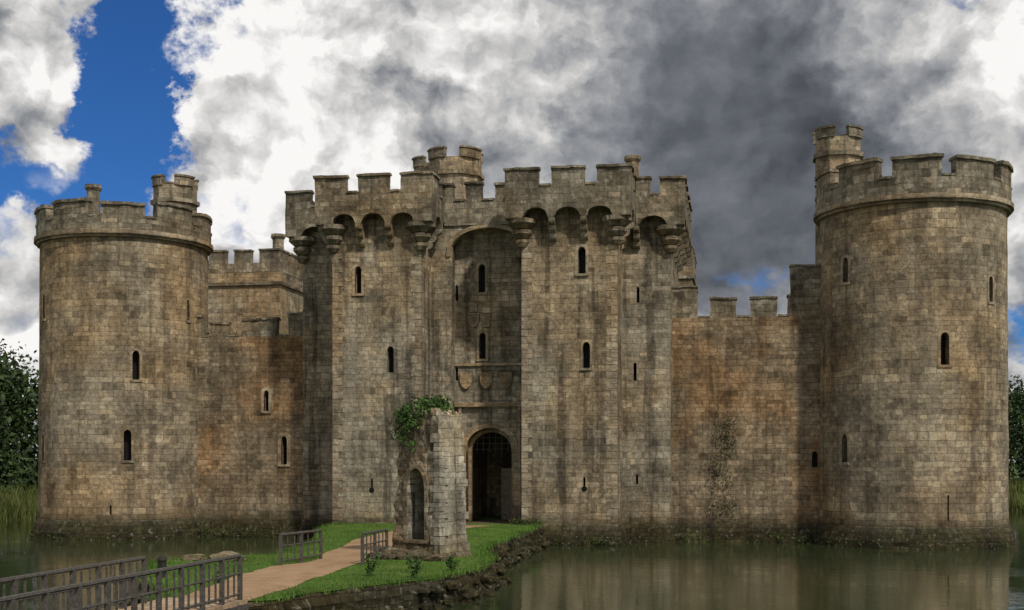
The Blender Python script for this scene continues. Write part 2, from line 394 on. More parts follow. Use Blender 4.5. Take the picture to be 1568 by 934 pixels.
for nm,x0,x1,wins in (('gate_tower',-7.5,-3.0,[(-6.2,12.4,13.75,.34,.13),(-4.55,8.45,9.75,.34,.0),(-5.5,2.75,3.2,.11,0)]),
                      ('gate_tower',2.06,6.67,[(4.98,13.1,14.4,.38,.14),(5.2,8.55,9.8,.36,.1),(5.1,2.85,3.3,.12,0)])):
    P=empty(nm,gate)
    B=MB(); B.prism(rect(x0,x1,-4.5,-1.4),-1,16.9,.55,.55,.028); body=B.obj('tower_wall',STG,P)
    openings(body,[(FX,u,a,w,b-a,w*.75,t) for u,a,b,w,t in wins],P,tag='gate')
    K=MB()
    for u,a,b,w,t in wins[2:]:
        n=14; K.v+= [(u+.13*math.cos(2*math.pi*i/n),-4.53,a-.12+.13*math.sin(2*math.pi*i/n)) for i in range(n)]+[(u+.13*math.cos(2*math.pi*i/n),-4.3,a-.12+.13*math.sin(2*math.pi*i/n)) for i in range(n)]
        K.f+= [tuple(range(n))]+[(i,(i+1)%n,(i+1)%n+n,i+n) for i in range(n)]
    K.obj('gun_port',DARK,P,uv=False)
    T=MB(); T.prism(rect(x0-.45,x1+.45,-4.95,-1.4),-1,.4,.35,.4,.07,rect(x0-.32,x1+.32,-4.82,-1.4)); T.prism(rect(x0-.3,x1+.3,-4.8,-1.4),.4,1.05,.35,.4,.05,rect(x0-.02,x1+.02,-4.52,-1.4)); T.obj('battered_plinth',STR,P)
    Q=MB(); z=1.1;k=0
    while z<14.2:
        h=random.uniform(.27,.40); a=.5 if k%2 else .28; b_=.28 if k%2 else .5
        Q.box(x1-a,x1+.022,-4.522,-4.5+b_,z,z+h-.02,.006,.2)
        a,b_=b_,a
        Q.box(x0-.022,x0+a,-4.522,-4.5+b_,z,z+h-.02,.006,.2); z+=h; k+=1
    Q.obj('quoins',STF,P)
    parapet(P,(x0,-4.5),(x1,-4.5),F,ZB,ZC,ZM,3,[(0,.27),(.375,.635),(.735,1)],ov,ov,c0=True,c1=True,first=False,last=False)
    s=3.0
    parapet(P,(x1,-4.5),(x1,-4.5+s),(1,0),ZB,ZC,ZM,2,[(0,.36),(.55,1)],ov-th,0,first=False)
    parapet(P,(x0,-4.5),(x0,-4.5+s),(-1,0),ZB,ZC,ZM,2,[(0,.36),(.55,1)],ov-th,0,first=False)
P=empty('gate_block',gate)
B=MB(); B.prism(rect(-10.1,9.07,-1.5,6.5),-1,16.9,.55,.55,.024); rb=B.obj('block_wall',STG,P)
FR=((0,-1.5),(1,0),F)
wins=[(FR,-.53,12.7,.34,1.45,.26,.13),(FR,-.5,9.3,.34,1.35,.26,.13),(FR,-1.85,12.3,.14,.8,.1,0),(FR,-1.85,8.2,.14,.7,.1,0),(FR,7.3,8.1,.16,.9,.1,0),(FR,7.4,2.9,.12,.5,.1,0),(FR,7.45,12.0,.14,.8,.1,0)]
openings(rb,wins,P,tag='block')
C=MB(); add_arch_prism(C,FR,-.11,.96,2.48,4.8,1.2,-5.5,.6); boolean(rb,C.obj('cut',DARK,uv=False))
R=MB(); add_arch_ring(R,FR,-.11,.96,2.48,4.8,1.2,.22,-.3,.10,False); add_arch_ring(R,FR,-.11,.96,2.1,4.6,1.1,.17,-.75,-.45,False)
R.fbox(FR,-1.95,1.9,-.05,.22,6.85,7.05,.01,.4); R.fbox(FR,-1.72,-1.58,-.05,.14,1,6.85,.01,.4); R.fbox(FR,1.36,1.5,-.05,.14,1,6.85,.01,.4)
R.fbox(FR,-1.95,1.9,-.05,.1,8.95,9.08,.01,.4)
R.obj('gate_arch_mouldings',STF,P)
S=MB()
def shield(u,z,w,h):
    pts=[(-w/2,h),(w/2,h),(w/2,h*.45),(w*.3,h*.16),(0,0),(-w*.3,h*.16),(-w/2,h*.45)]
    b=len(S.v)
    for o in (-.02,.13):
        for x,q in pts: S.v.append((u+x,-1.5-o,z+q))
    n=len(pts)
    for i in range(n): k=(i+1)%n; S.f.append((b+i,b+k,b+n+k,b+n+i))
    S.f.append(tuple(b+n+i for i in range(n)))
for u in (-1.35,-.3,.75): shield(u,7.75,.62,.85)
shield(-.95,10.9,.6,.75); S.fbox(FR,-1.15,-.75,-.02,.16,11.7,12.1,.03,.1); S.fbox(FR,-.5,-.1,-.02,.12,10.95,11.6,.05,.12)
S.obj('blank_shields',STF,P)
W=MB()
def zb2(s): 
    c=-.05; hw=1.95
    return 14.6+1.25*math.sqrt(max(0,1-((s-c)/hw)**2)) if abs(s-c)<hw else -1
W.fbox(((0,0),(1,0),F),-3.02,-2.0,1.48,2.3,-1,14.6,.02,.5); W.fbox(((0,0),(1,0),F),1.9,2.1,1.48,2.3,-1,14.6,.02,.5)
W.grid(lambda u,v:(-2+3.9*u,-2.3,zb2(-2+3.9*u)+(16-zb2(-2+3.9*u))*v),48,3,.01) 
W.grid(lambda u,v:(-2+3.9*u,-2.3+.82*v,zb2(-2+3.9*u)),48,2,.01)
W.fbox(((0,0),(1,0),F),-3.02,-2.0,1.48,2.3,14.6,16,.02,.5); W.fbox(((0,0),(1,0),F),1.9,2.1,1.48,2.3,14.6,16,.02,.5)
W.obj('recess_screen_wall',STG,P)
R=MB()
add_arch_ring(R,((0,-2.3),(1,0),F),-.05,14.45,3.9,1.4,1.25,.2,-.05,.09,False); R.obj('recess_arch_moulding',STF,P)
parapet(P,(-2.3,-2.3),(1.36,-2.3),F,ZB+.25,ZC,ZM,0,[(0,.12),(.3,.52),(.72,.92)],0,0,over=.1,th=.5)
parapet(P,(-10.1,-1.5),(-8.2,-1.5),F,ZB,ZC,ZM,1,[(0,.52),(.78,1)],ov,0,c0=True,first=False)
parapet(P,(7.4,-1.5),(9.07,-1.5),F,ZB,ZC,ZM,1,[(0,.3),(.5,1)],0,ov,c1=True,last=False)
parapet(P,(9.07,-1.5),(9.07,6.5),(1,0),ZB,ZC,ZM,5,[(0,.14),(.2,.37),(.43,.6),(.66,.83),(.89,1)],ov-th,0,first=False)
parapet(P,(-10.1,-1.5),(-10.1,6.5),(-1,0),ZB,ZC,ZM,5,[(0,.14),(.2,.37),(.43,.6),(.66,.83),(.89,1)],ov-th,0,first=False)
parapet(P,(-10.1,6.5),(9.07,6.5),(0,1),ZB,ZC,ZM,0,[(i*.1+.0,i*.1+.07) for i in range(10)],0,0,over=.05)
T=MB(); T.prism(rect(-10.5,-7.4,-1.95,0),-1,1.0,.35,.4,.06,rect(-10.15,-7.4,-1.55,0)); T.prism(rect(6.6,9.5,-1.95,0),-1,1.0,.35,.4,.06,rect(6.6,9.12,-1.55,0)); T.obj('battered_plinth',STR,P)
K=MB()
for i in range(8): K.fbox(FR,-1.25+i*.325,-1.19+i*.325,-.62,-.56,4.5,5.75,0,2)
for i in range(4): K.fbox(FR,-1.3,1.1,-.60,-.585,4.65+i*.3,4.70+i*.3,0,3)
K.obj('portcullis',IRON,P,uv=False)
K=MB(); fr=((1.08,-.6),(-.80,.60),(-.60,-.80))
for i in range(5): K.fbox(fr,.02+i*.21,.21+i*.21,0,.06,1.0,3.7,0,3)
for z in (1.3,2.3,3.3): K.fbox(fr,0,1.06,.06,.10,z,z+.14,0,3)
K.obj('gate_leaf',flat('pale_oak',(.16,.14,.11),.8,9),P,uv=False)
K=MB(); K.box(-1.4,1.2,-6.6,3.9,.6,.955,.01,.6); K.obj('passage_floor',STF,P)
K=MB(); K.box(-1.5,1.3,4.02,4.2,.9,6,0,2); K.obj('passage_end_slab',DARK,P,uv=False)  # plain near-black slab just past the passage end
def curtain(name,x0,x1,ya,yb,ztop,merl,wins,rag=0,mat=STC):
    P=empty(name,castle); B=MB(); B.prism(rect(x0,x1,ya,yb),-1,ztop,.6,.6,.03); body=B.obj('wall',mat,P)
    fr=((0,ya),(1,0),F)
    if wins: openings(body,[(fr,u,a,w,b-a,w*.75,t) for u,a,b,w,t in wins],P,tag='curtain')
    A=MB(); C=MB()
    for a,b,h in merl:
        A.fbox(fr,a,b,-.5,-.02,ztop-.01,h-.14,.05,.25); C.fbox(fr,a-.04,b+.04,-.56,.05,h-.14,h,.045+rag,.22,slope=.04)
    mm=sorted(merl)
    for (a,b,h),(c,d,h2) in zip(mm,mm[1:]): C.fbox(fr,b+.05,c-.05,-.54,.03,ztop,ztop+.09,.04,.22)
    A.obj('merlons',STP,P); C.obj('coping',STP,P)
    T=MB(); T.prism(rect(x0,x1,ya-.45,ya+.3),-1,.95,.35,.4,.08,rect(x0,x1,ya-.06,ya+.3)); T.obj('footing',STR,P)
curtain('curtain_wall',-17.2,-10.0,-.5,1.4,10.75,[(-17,-16.2,12.0),(-15.7,-14.7,11.6),(-13.9,-11.95,11.8),(-11.3,-10.15,12.05)],
   [(-12.5,6.75,7.85,.26,.16),(-11.5,3.9,5.4,.32,.2)],rag=.06)
curtain('curtain_wall',9.0,17.3,-.5,1.4,11.3,[(9.07,10.35,13.0),(11.02,12.3,12.35),(13.0,14.3,12.35),(14.96,16.95,13.9)],[(16.15,3.75,4.55,.28,.0)])
curtain('curtain_wall',-17.2,17.3,42.5,44,11.3,[(-16+i*2.2,-14.6+i*2.2,12.4) for i in range(15)],[])
for x in (-23.2,21.3):
    P=empty('curtain_wall',castle); B=MB(); B.prism(rect(x,x+1.9,3.5,38.5),-1,11.3,.8,.8,.03)
    fr=((0,0),(0,1),(1,0))
    o_=x if x<0 else x+1.4
    for i in range(14): B.fbox(fr,5+i*2.3,6.5+i*2.3,o_,o_+.48,11.3,12.4,.03,.4)
    B.obj('wall',STC,P)
def sqtower(name,x0,x1,y0,y1,zc,zm,zs,gaps):
    P=empty(name,castle); B=MB(); B.prism(rect(x0,x1,y0,y1),-1,zc-.3,.7,.7,.02); B.obj('tower_wall',STW,P)
    S=MB(); S.box(x0-.15,x1+.15,y0-.15,y1+.15,zs,zs+.22,.02,.5)
    for (p,q,N) in (((x0,y0),(x1,y0),(0,-1)),((x1,y0),(x1,y1),(1,0)),((x0,y1),(x1,y1),(0,1)),((x0,y0),(x0,y1),(-1,0))):
        L=math.dist(p,q); D=((q[0]-p[0])/L,(q[1]-p[1])/L); fr=(p,D,N)
        e=.46 if N[0] else 0
        S.fbox(fr,e,L-e,-.46,0.02,zc-.6,zc,.02,.4)
        n=max(2,round(L/2.0))
        for k in range(n):
            a=L*k/n+(.0 if k==0 else .3); b=L*(k+1)/n-(.0 if k==n-1 else .3)
            S.fbox(fr,max(a,e),min(b,L-e),-.44,0.0,zc,zm-.12,.03,.3); S.fbox(fr,max(a,e)-.04,min(b,L-e)+.04,-.5,.06,zm-.12,zm,.03,.3)
    S.obj('parapet',STP,P)
sqtower('mid_wall_tower',-25.3,-18.1,17,24.5,17.5,18.45,16.0,1)
sqtower('mid_wall_tower',18.5,25.3,17,24.5,17.0,18.0,15.6,1)
sqtower('postern_tower',-1.5,8.75,36,45,20.0,21.0,18.4,1)
chimney(-18.7,18.2,.45,17,19.6)
K=MB(); K.box(-21,21,1.5,42.4,-1,1.0,0,8); K.obj('courtyard',flat('courtyard_turf',(.06,.10,.03)),castle)

# ---------------------------------------------------------------- ground, water
m,t,b=newmat('meadow'); geo=t.n.new('ShaderNodeNewGeometry'); n1=t.noise(geo.outputs['Position'],.35,4,.6); n2=t.noise(geo.outputs['Position'],6,4,.7)
c=t.ramp(n1,[(.3,(.045,.075,.02)),(.55,(.07,.11,.03)),(.75,(.10,.11,.045))]); c=t.mix(1,c,t.gray(t.ss(n2,.3,.7,.6,1.3)),'MULTIPLY')
c=t.mix(t.ss(t.sep(geo.outputs['Position'])[2],.1,.5,1,0),c,(.05,.045,.03))
t.put(b.inputs['Base Color'],c); b.inputs['Roughness'].default_value=.95; bump(t,b,n2,.8,.1); GROUND=m
xs=[-4000,-2000,-1000,-500,-300,-200,-140,-100]+[-80+2*i for i in range(81)]+[100,140,200,300,500,1000,2000,4000]
ys=[-4000,-2000,-1000,-500,-300,-200,-140,-100]+[-90+2*i for i in range(96)]+[120,160,240,400,700,1200,2500,4000]
def gh(x,y):
    d=max(-38-x,x-36,-59-y,y-62)+noise.noise(Vector((x*.12,y*.12,0)))*1.5
    t=min(1,max(0,(d+2.2)/4)); t=t*t*(3-2*t); z=-1.6+2.2*t
    if d>1.8: z+=min(1.6,(d-1.8)*.28)*(.9+.1*noise.noise(Vector((x*.05,y*.05,3))))
    return z
G=MB(); 
for y in ys:
    for x in xs: G.v.append((x,y,gh(x,y)))
w=len(xs)
for j in range(len(ys)-1):
    for i in range(w-1): G.f.append((j*w+i,j*w+i+1,(j+1)*w+i+1,(j+1)*w+i))
g=G.obj('ground',GROUND,uv=False)
for p in g.data.polygons: p.use_smooth=True
m,t,b=newmat('moat_water_surface'); geo=t.n.new('ShaderNodeNewGeometry'); ps=geo.outputs['Position']
a=t.noise(ps,1.3,2,.5,.3,dim='2D'); s_=t.sep(ps)
a2=t.noise(t.comb(t.m('MULTIPLY',s_[0],1.0),t.m('MULTIPLY',s_[1],1.5),0.),5.0,2,.55,dim='2D'); a3=t.noise(ps,.25,1,dim='2D')
h=t.m('ADD',t.m('MULTIPLY',a,.6),t.m('MULTIPLY',t.m('MULTIPLY',a2,.4),t.ss(a3,.35,.65,.3,1.2)))
b.inputs['Base Color'].default_value=(.034,.046,.020,1); b.inputs['Roughness'].default_value=.025; b.inputs['IOR'].default_value=1.33; b.inputs['Specular IOR Level'].default_value=.5
bump(t,b,h,.16,.05); WATER=m
K=MB(); K.v=[(-44,-66,0),(42,-66,0),(42,68,0),(-44,68,0)]; K.f=[(0,1,2,3)]; K.obj('moat_water',WATER,uv=False)

# ---------------------------------------------------------------- island & causeway
out=[(1.95,-38.3),(2.1,-36.4),(3.0,-34.9),(4.1,-32.6),(4.75,-29.0),(4.5,-24.5),(3.4,-21.0),(3.2,-12),(3.1,-7),(3.0,-4.2),(-7.0,-4.2),(-6.6,-9.5),(-5.6,-12.0),(-3.9,-18),(-3.3,-24),(-5.4,-25.6),(-6.0,-28),(-3.9,-33.0),(-1.6,-36.6),(-.9,-38.8),(.5,-39.3)]
def topz(x,y): 
    t=min(1,max(0,(y+26)/18)); return .80+.17*t+.04*noise.noise(Vector((x*.4,y*.4,1)))
pts=[]
for i in range(len(out)):
    p=out[i];q=out[(i+1)%len(out)]; k=max(1,int(math.dist(p,q)/.3))
    for j in range(k): pts.append((p[0]+(q[0]-p[0])*j/k,p[1]+(q[1]-p[1])*j/k))
n=len(pts)
def nrm(i):
    a=pts[i-1]; c=pts[(i+1)%n]; dx,dy=c[0]-a[0],c[1]-a[1]; l=math.hypot(dx,dy); return (dy/l,-dx/l)
isl=empty('causeway_island')
K=MB(); rows=9
for j in range(rows+1):
    z=1-j/rows
    for i in range(n):
        N=nrm(i); x,y=pts[i]; tz=topz(x,y); zz=-.6+(tz+.6)*z
        off=.30*(1-z)+noise.noise(Vector((x*1.9,y*1.9,zz*2.5)))*.20*(1 if j>0 else .5)+noise.noise(Vector((x*5,y*5,zz*6)))*.10
        K.v.append((x+N[0]*off,y+N[1]*off,zz+ (noise.noise(Vector((x*3,y*3,9)))*.07 if j==0 else 0)))
for j in range(rows):
    for i in range(n): k=(i+1)%n; K.f.append((j*n+i,j*n+k,(j+1)*n+k,(j+1)*n+i))
K.obj('retaining_rubble_wall',STR,isl)
m,t,b=newmat('lawn'); geo=t.n.new('ShaderNodeNewGeometry'); n1=t.noise(geo.outputs['Position'],.9,5,.65); n2=t.noise(geo.outputs['Position'],14,3,.7)
c=t.ramp(n1,[(.3,(.055,.11,.015)),(.5,(.08,.155,.022)),(.7,(.15,.18,.05))]); c=t.mix(1,c,t.gray(t.ss(n2,.3,.7,.5,1.35)),'MULTIPLY')
t.put(b.inputs['Base Color'],c); b.inputs['Roughness'].default_value=.95; bump(t,b,n2,1,.06); LAWN=m
bm=bmesh.new(); vs=[bm.verts.new((x+nrm(i)[0]*.02,y+nrm(i)[1]*.02,topz(x,y)+.012)) for i,(x,y) in enumerate(pts)]; f=bm.faces.new(vs)
bmesh.ops.triangulate(bm,faces=[f]); 
for _ in range(3):
    bmesh.ops.subdivide_edges(bm,edges=[e for e in bm.edges if e.calc_length()>.9],cuts=1)
    bmesh.ops.triangulate(bm,faces=bm.faces)
for v in bm.verts: v.co.z=topz(v.co.x,v.co.y)+.012
me=bpy.data.meshes.new('lawn'); bm.to_mesh(me); bm.free(); me.materials.append(LAWN); o=bpy.data.objects.new('lawn',me); sc.collection.objects.link(o); o.parent=isl; fixn(me)
cl=[(.55,-39.0,.9),(.2,-35.5,1.0),(-.2,-32,1.25),(-.4,-29,1.2),(-.2,-26.5,1.0),(-.9,-22,1.0),(-1.7,-16,1.0),(-1.7,-12,1.0),(-1.1,-9,1.1),(-.3,-6.4,1.3)]
def pathat(y):
    for (x0,y0,w0),(x1,y1,w1) in zip(cl,cl[1:]):
        if y0<=y<=y1: 
            t=(y-y0)/(y1-y0); t2=t*t*(3-2*t); return x0+(x1-x0)*t2,w0+(w1-w0)*t
    return None
K=MB()
def pf(u,v):
    y=-39.0+32.6*v; x,w=pathat(min(-6.41,max(-38.99,y))); w+=noise.noise(Vector((u*3,y*1.5,2)))*.13
    X=x+(u*2-1)*w; return (X,y,topz(X,y)+.022+.02*(1-(2*u-1)**2))
K.grid(pf,8,120); 
m,t,b=newmat('gravel_path'); geo=t.n.new('ShaderNodeNewGeometry'); n1=t.noise(geo.outputs['Position'],1.5,4,.6); n2=t.noise(geo.outputs['Position'],30,3,.7)
c=t.ramp(n1,[(.3,(.28,.18,.105)),(.7,(.41,.275,.17))]); c=t.mix(1,c,t.gray(t.ss(n2,.3,.7,.7,1.2)),'MULTIPLY'); t.put(b.inputs['Base Color'],c); b.inputs['Roughness'].default_value=.95; bump(t,b,n2,.5,.02)
K.obj('footpath',m,uv=False)
def inpoly(x,y):
    c=False
    for i in range(len(out)):
        x0,y0=out[i];x1,y1=out[i-1]
        if (y0>y)!=(y1>y) and x<(x1-x0)*(y-y0)/(y1-y0)+x0: c=not c
    return c
K=MB(); cnt=0
def blade(x,y,z,h,w):
    a=random.random()*6.28; dx,dy=math.cos(a)*w,math.sin(a)*w; lx,ly=random.gauss(0,h*.35),random.gauss(0,h*.35); b=len(K.v)
    K.v+= [(x-dx,y-dy,z-.01),(x+dx,y+dy,z-.01),(x+lx,y+ly,z+h)]; K.f.append((b,b+1,b+2))
while cnt<28000:
    x=random.uniform(-6.5,4.8); y=random.uniform(-38.9,-4.5)
    if y>-22 and random.random()<.4: continue
    if not inpoly(x,y): continue
    pw=pathat(y) if -38.9<y<-6.5 else None
    if pw and abs(x-pw[0])<pw[1]-.02: continue
    blade(x,y,topz(x,y),random.uniform(.03,.09),.012); cnt+=1
for i,(x,y) in enumerate(pts):
    if y>-4.6: continue
    if -.4<x<1.5 and y<-38: continue
    for _ in range(22):
        N=nrm(i); o_=random.uniform(-.25,.12); blade(x+N[0]*o_+random.uniform(-.15,.15),y+N[1]*o_+random.uniform(-.15,.15),topz(x,y)-.02,random.uniform(.06,.22),.014)
K.obj('grass',GRB,uv=False)
def rock(name,x,y,z,r,n_=1,mat=STR,sq=.6):
    K=MB()
    for q in range(n_):
        bm=bmesh.new(); bmesh.ops.create_icosphere(bm,subdivisions=3,radius=1); cx,cy=x+random.uniform(-1,1)*r*(n_>1)*1.6,y+random.uniform(-1,1)*r*(n_>1)*1.2; rr=r*random.uniform(.5,1); b=len(K.v); sd=random.random()*50
        cz=z+rr*sq*.3
        for v in bm.verts:
            d=1+.35*noise.noise(v.co*1.3+Vector((sd,0,0)))+.12*noise.noise(v.co*4+Vector((sd,0,0)))
            c_=v.co*d; c_=Vector((round(c_.x*2.6)/2.6*.4+c_.x*.6,c_.y,c_.z)); K.v.append((cx+c_.x*rr*1.2,cy+c_.y*rr,cz+c_.z*rr*sq))
        K.f+=[tuple(b+v.index for v in f.verts) for f in bm.faces]; bm.free()
    return K.obj(name,mat)
rock('rock_outcrop',-4.2,-26.7,.82,.45,5,STL,.5)
K=MB()
for i in range(0,n,2):
    x,y=pts[i]
    if y>-5: continue
    N=nrm(i)
    for _ in range(2):
        rr=random.uniform(.10,.26); o_=random.uniform(.12,.42); bx,by=x+N[0]*o_,y+N[1]*o_; bz=random.uniform(-.05,.55)*(1 if o_<.25 else .3)
        bm=bmesh.new(); bmesh.ops.create_icosphere(bm,subdivisions=2,radius=1); b=len(K.v); sd=random.random()*50
        for v in bm.verts:
            c_=v.co*(1+.45*noise.noise(v.co*1.6+Vector((sd,0,0)))); K.v.append((bx+c_.x*rr,by+c_.y*rr,bz+c_.z*rr*.7))
        K.f+=[tuple(b+v.index for v in f.verts) for f in bm.faces]; bm.free()
K.obj('rubble_stones',STR,isl)
# ---------------------------------------------------------------- barbican ruin
ruin=empty('barbican_ruin')
P0=Vector((1.02,-23.9));P1=Vector((2.68,-24.85)); D=(P1-P0).normalized(); N=Vector((D.y,-D.x))
L=(P1-P0).length
Dp=1.15
def rtop(u,o_):
    return 5.15-.9*max(0,.35-u)*1.2-.5*max(0,u-.8)+.36*noise.noise(Vector((u*3.3,o_*2,4)))+.25*noise.noise(Vector((u*9,o_*5,8)))
bm=bmesh.new(); bmesh.ops.create_cube(bm,size=1); bmesh.ops.subdivide_edges(bm,edges=bm.edges[:],cuts=23,use_grid_fill=True)
for v in bm.verts:
    u=(v.co.x+.5); o_=v.co.y+.5; z=v.co.z+.5
    H=rtop(round(u*11)/11*.75+u*.25,o_)
    zz=.6+z*(H-.05)
    bat=(1-z)*.14+(max(0,.13-z)*1.8)
    uu=u*L+(u-.5)*2*bat; uu+=(1-u)*(.10*z+.20*noise.noise(Vector((0,o_*3,zz*1.1)))+.16*noise.noise(Vector((3,o_*3,zz*3.1))))
    oo=-o_*Dp+(.5-o_)*2*bat*.8
    p=P0+D*uu+N*oo
    q=Vector((p.x,p.y,zz)); d=noise.noise_vector(q*1.8)*.12+noise.noise_vector(q*5)*.09
    k=1 if u<.90 else .35
    v.co=(q.x+d.x*k,q.y+d.y*k,q.z+d.z*.5)
me=bpy.data.meshes.new('ruin'); bm.to_mesh(me); bm.free(); me.materials.append(STR); me.materials.append(STL)
rw=bpy.data.objects.new('ruined_wall',me); sc.collection.objects.link(rw); rw.parent=ruin; fixn(me)
FRr=((P0.x,P0.y),(D.x,D.y),(N.x,N.y))
C=MB(); add_arch_prism(C,FRr,.95,1.4,.82,2.4,.8,-.85,.9); 
boolean(rw,C.obj('cut',DARK,uv=False))
if len(rw.data.materials)<2: rw.data.materials.append(STL)
for p in rw.data.polygons:
    if p.normal.x*D.x+p.normal.y*D.y>.6 and p.center.z>.9: p.material_index=1
K=MB(); add_arch_ring(K,FRr,.95,1.4,.82,2.4,.8,.16,-.3,.12,True); K.obj('doorway_surround',STR,ruin)
K=MB(); add_arch_prism(K,FRr,.95,1.41,.80,2.35,.75,-.87,-.75); K.obj('doorway_dark_panel',DARK,ruin,uv=False)  # near-black panel at the back, colour stands in for the doorway's shade
K=MB(); z=1.0; k=0
while z<4.75:
    h=random.uniform(.22,.34); a=.36 if k%2 else .2; b_=.24 if k%2 else .42; bb=(1-(z-.6)/5.1)*.14
    K.fbox(FRr,L-a+bb,L+.05+bb,-b_+bb*.8,.05+bb*.8,z,z+h-.02,.03,.12); z+=h; k+=1
K.obj('quoins',STL,ruin)
K=MB(); z=1.0
while z<4.9:
    h=random.uniform(.22,.34); bb=(1-(z-.6)/5.1)*.14; e=random.uniform(-.10,.12)
    K.fbox(FRr,L-.3+bb,L+.045+bb,-Dp-e-bb*.8,-Dp+.4,z,z+h-.015,.03,.12); z+=h
K.obj('broken_bond_stones',STL,ruin)
o=rock('rubble',1.5,-25.2,.8,.5,9,STR,.6); o.parent=ruin
o=rock('fallen_stones',2.7,-25.5,.8,.3,5,STR,.6); o.parent=ruin
def leafquads(centers,size,flat_=None):
    n=len(centers); a=rng.normal(size=(n,3)); a/=np.linalg.norm(a,axis=1)[:,None]; r=rng.normal(size=(n,3)); b=np.cross(a,r); b/=np.linalg.norm(b,axis=1)[:,None]
    s=size*rng.uniform(.6,1.3,(n,1)); v=np.stack([centers-a*s,centers-b*s*.55,centers+a*s,centers+b*s*.55],1).reshape(-1,3)
    f=np.arange(4*n).reshape(n,4); return v,f
def addleaves(mb,c,size):
    v,f=leafquads(c,size); b=len(mb.v); mb.v+= [tuple(x) for x in v.tolist()]; mb.f+= [tuple(x) for x in (f+b).tolist()]
K=MB()
for _ in range(95):
    u=random.uniform(-.15,L*.85); o_=random.uniform(-1.0,.14)
    zc_=.6+rtop(u/L,.3)+random.uniform(-.5,.28)*(1.1-.5*u/L)
    p=P0+D*u+N*o_; cc=np.array([p.x,p.y,zc_]); addleaves(K,cc+rng.normal(size=(60,3))*np.array([.15,.15,.12]),.055)
for _ in range(14):
    u=random.uniform(-.1,1.0); p=P0+D*u+N*.12; cc=np.array([p.x,p.y,random.uniform(4.5,5.3)]); addleaves(K,cc+rng.normal(size=(34,3))*.11,.05)
K.obj('ivy',IVY,uv=False)
K=MB()
for _ in range(90):
    z=random.uniform(1.3,6.6); x=11.7+math.sin(z*1.3)*.25+random.gauss(0,.28); addleaves(K,np.array([x,-.60,z])+rng.normal(size=(9,3))*np.array([.16,.04,.2]),.055)
K.obj('wall_vine',leafmat('dry_vine',(.06,.07,.03),(.13,.13,.06),(.26,.25,.15)),uv=False)
K=MB()
def spr(x,y,z,s=.2,nn=26): addleaves(K,np.array([x,y,z])+rng.normal(size=(nn,3))*np.array([s,s*.6,s*.6]),.05)
for _ in range(24): spr(random.uniform(-16,-10.3),-1.0,random.uniform(.1,.5))
for _ in range(16): spr(random.uniform(9.5,16.5),-1.0,random.uniform(.1,.4))
for _ in range(36):
    cx=random.choice([-20.85,20.85]); a=math.radians(random.uniform(-150,-30)); spr(cx+5.0*math.cos(a),5.0*math.sin(a),random.uniform(.05,.3),.18,12)
for _ in range(12): spr(random.uniform(3.3,7),-5.0,random.uniform(.1,.4))
for _ in range(40): spr(random.choice([random.uniform(-3,-2.2),random.uniform(1.7,3)]) ,-5.1,random.uniform(1.0,1.2),.15)
for _ in range(25): spr(random.uniform(-16.5,-10.5),-.4+random.uniform(0,.4),random.uniform(10.8,11.0),.12,14)
K.obj('waterline_plants',leafmat('weed_leaves',(.03,.055,.015),(.055,.09,.025),(.10,.13,.05)),uv=False)
def weed(x,y,h):
    K=MB(); z=topz(x,y)
    for _ in range(5):
        a=random.random()*6.28; e=Vector((x+math.cos(a)*h*.35,y+math.sin(a)*h*.35,z+h*random.uniform(.6,1))); p=Vector((x,y,z)); K.tube(p,e,.008,.004,5)
        for q in range(9):
            t=.25+.75*q/8; c_=p.lerp(e,t); addleaves(K,np.array(c_)+rng.normal(size=(3,3))*.05,.055)
    K.obj('weed_plant',IVY,uv=False)
for x,y,h in ((2.3,-31.6,.75),(3.3,-30.5,.6),(3.6,-31.9,.5),(-.9,-34.8,.3),(4.2,-29.5,.5)): weed(x,y,h)
# ---------------------------------------------------------------- footbridge and railings
def railing(K,x0,y0,x1,y1,z0,z1,nseg,step=None,h=1.0,bal=2):
    for i in range(nseg+1):
        t=i/nseg; x=x0+(x1-x0)*t;y=y0+(y1-y0)*t;z=z0+(z1-z0)*t
        K.box(x-.045,x+.045,y-.045,y+.045,z-.3,z+h,0,2)
        if i<nseg:
            for k in range(1,bal):
                tt=(i+k/bal)/nseg; X=x0+(x1-x0)*tt;Y=y0+(y1-y0)*tt;Z=z0+(z1-z0)*tt; K.box(X-.018,X+.018,Y-.018,Y+.018,Z+.12,Z+h-.05,0,2)
    for hh,r in ((h+.02,.045),(.62,.025),(.16,.025)): K.tube((x0,y0,z0+hh),(x1,y1,z1+hh),r,r,6)
fb=empty('footbridge'); K=MB()
y=-38.9
while y>-61:
    K.box(-.42,1.52,y-.19,y,.80+random.uniform(-.006,.006),.90,.004,.6); y-=.2
K.obj('deck_planks',flat('bridge_planks',(.36,.265,.18),.85,4),fb,uv=False)
K=MB()
for x in (-.35,1.45):
    K.box(x-.1,x+.1,-61,-38.9,.55,.79,0,6)
    for i in range(9): K.box(x-.11,x+.11,-40.2-i*2.6,-39.98-i*2.6,-1.6,.55,0,4)
K.obj('bridge_frame',RAILM,fb,uv=False)
K=MB(); railing(K,-.36,-40.2,-.36,-61,.88,.88,20,bal=3); railing(K,1.46,-39.2,1.46,-61,.88,.88,21,bal=3); K.obj('bridge_railings',RAILM,fb,uv=False)
for a in ((-1.45,-28.6,-1.15,-25.6),(1.05,-28.2,1.05,-25.4),(-.9,-9.0,-.2,-9.8)):
    K=MB(); z=topz(a[0],a[1]); railing(K,a[0],a[1],a[2],a[3],z,topz(a[2],a[3]),2 if a[1]<-20 else 1,bal=3,h=.95); K.obj('path_railing',RAILM,uv=False)
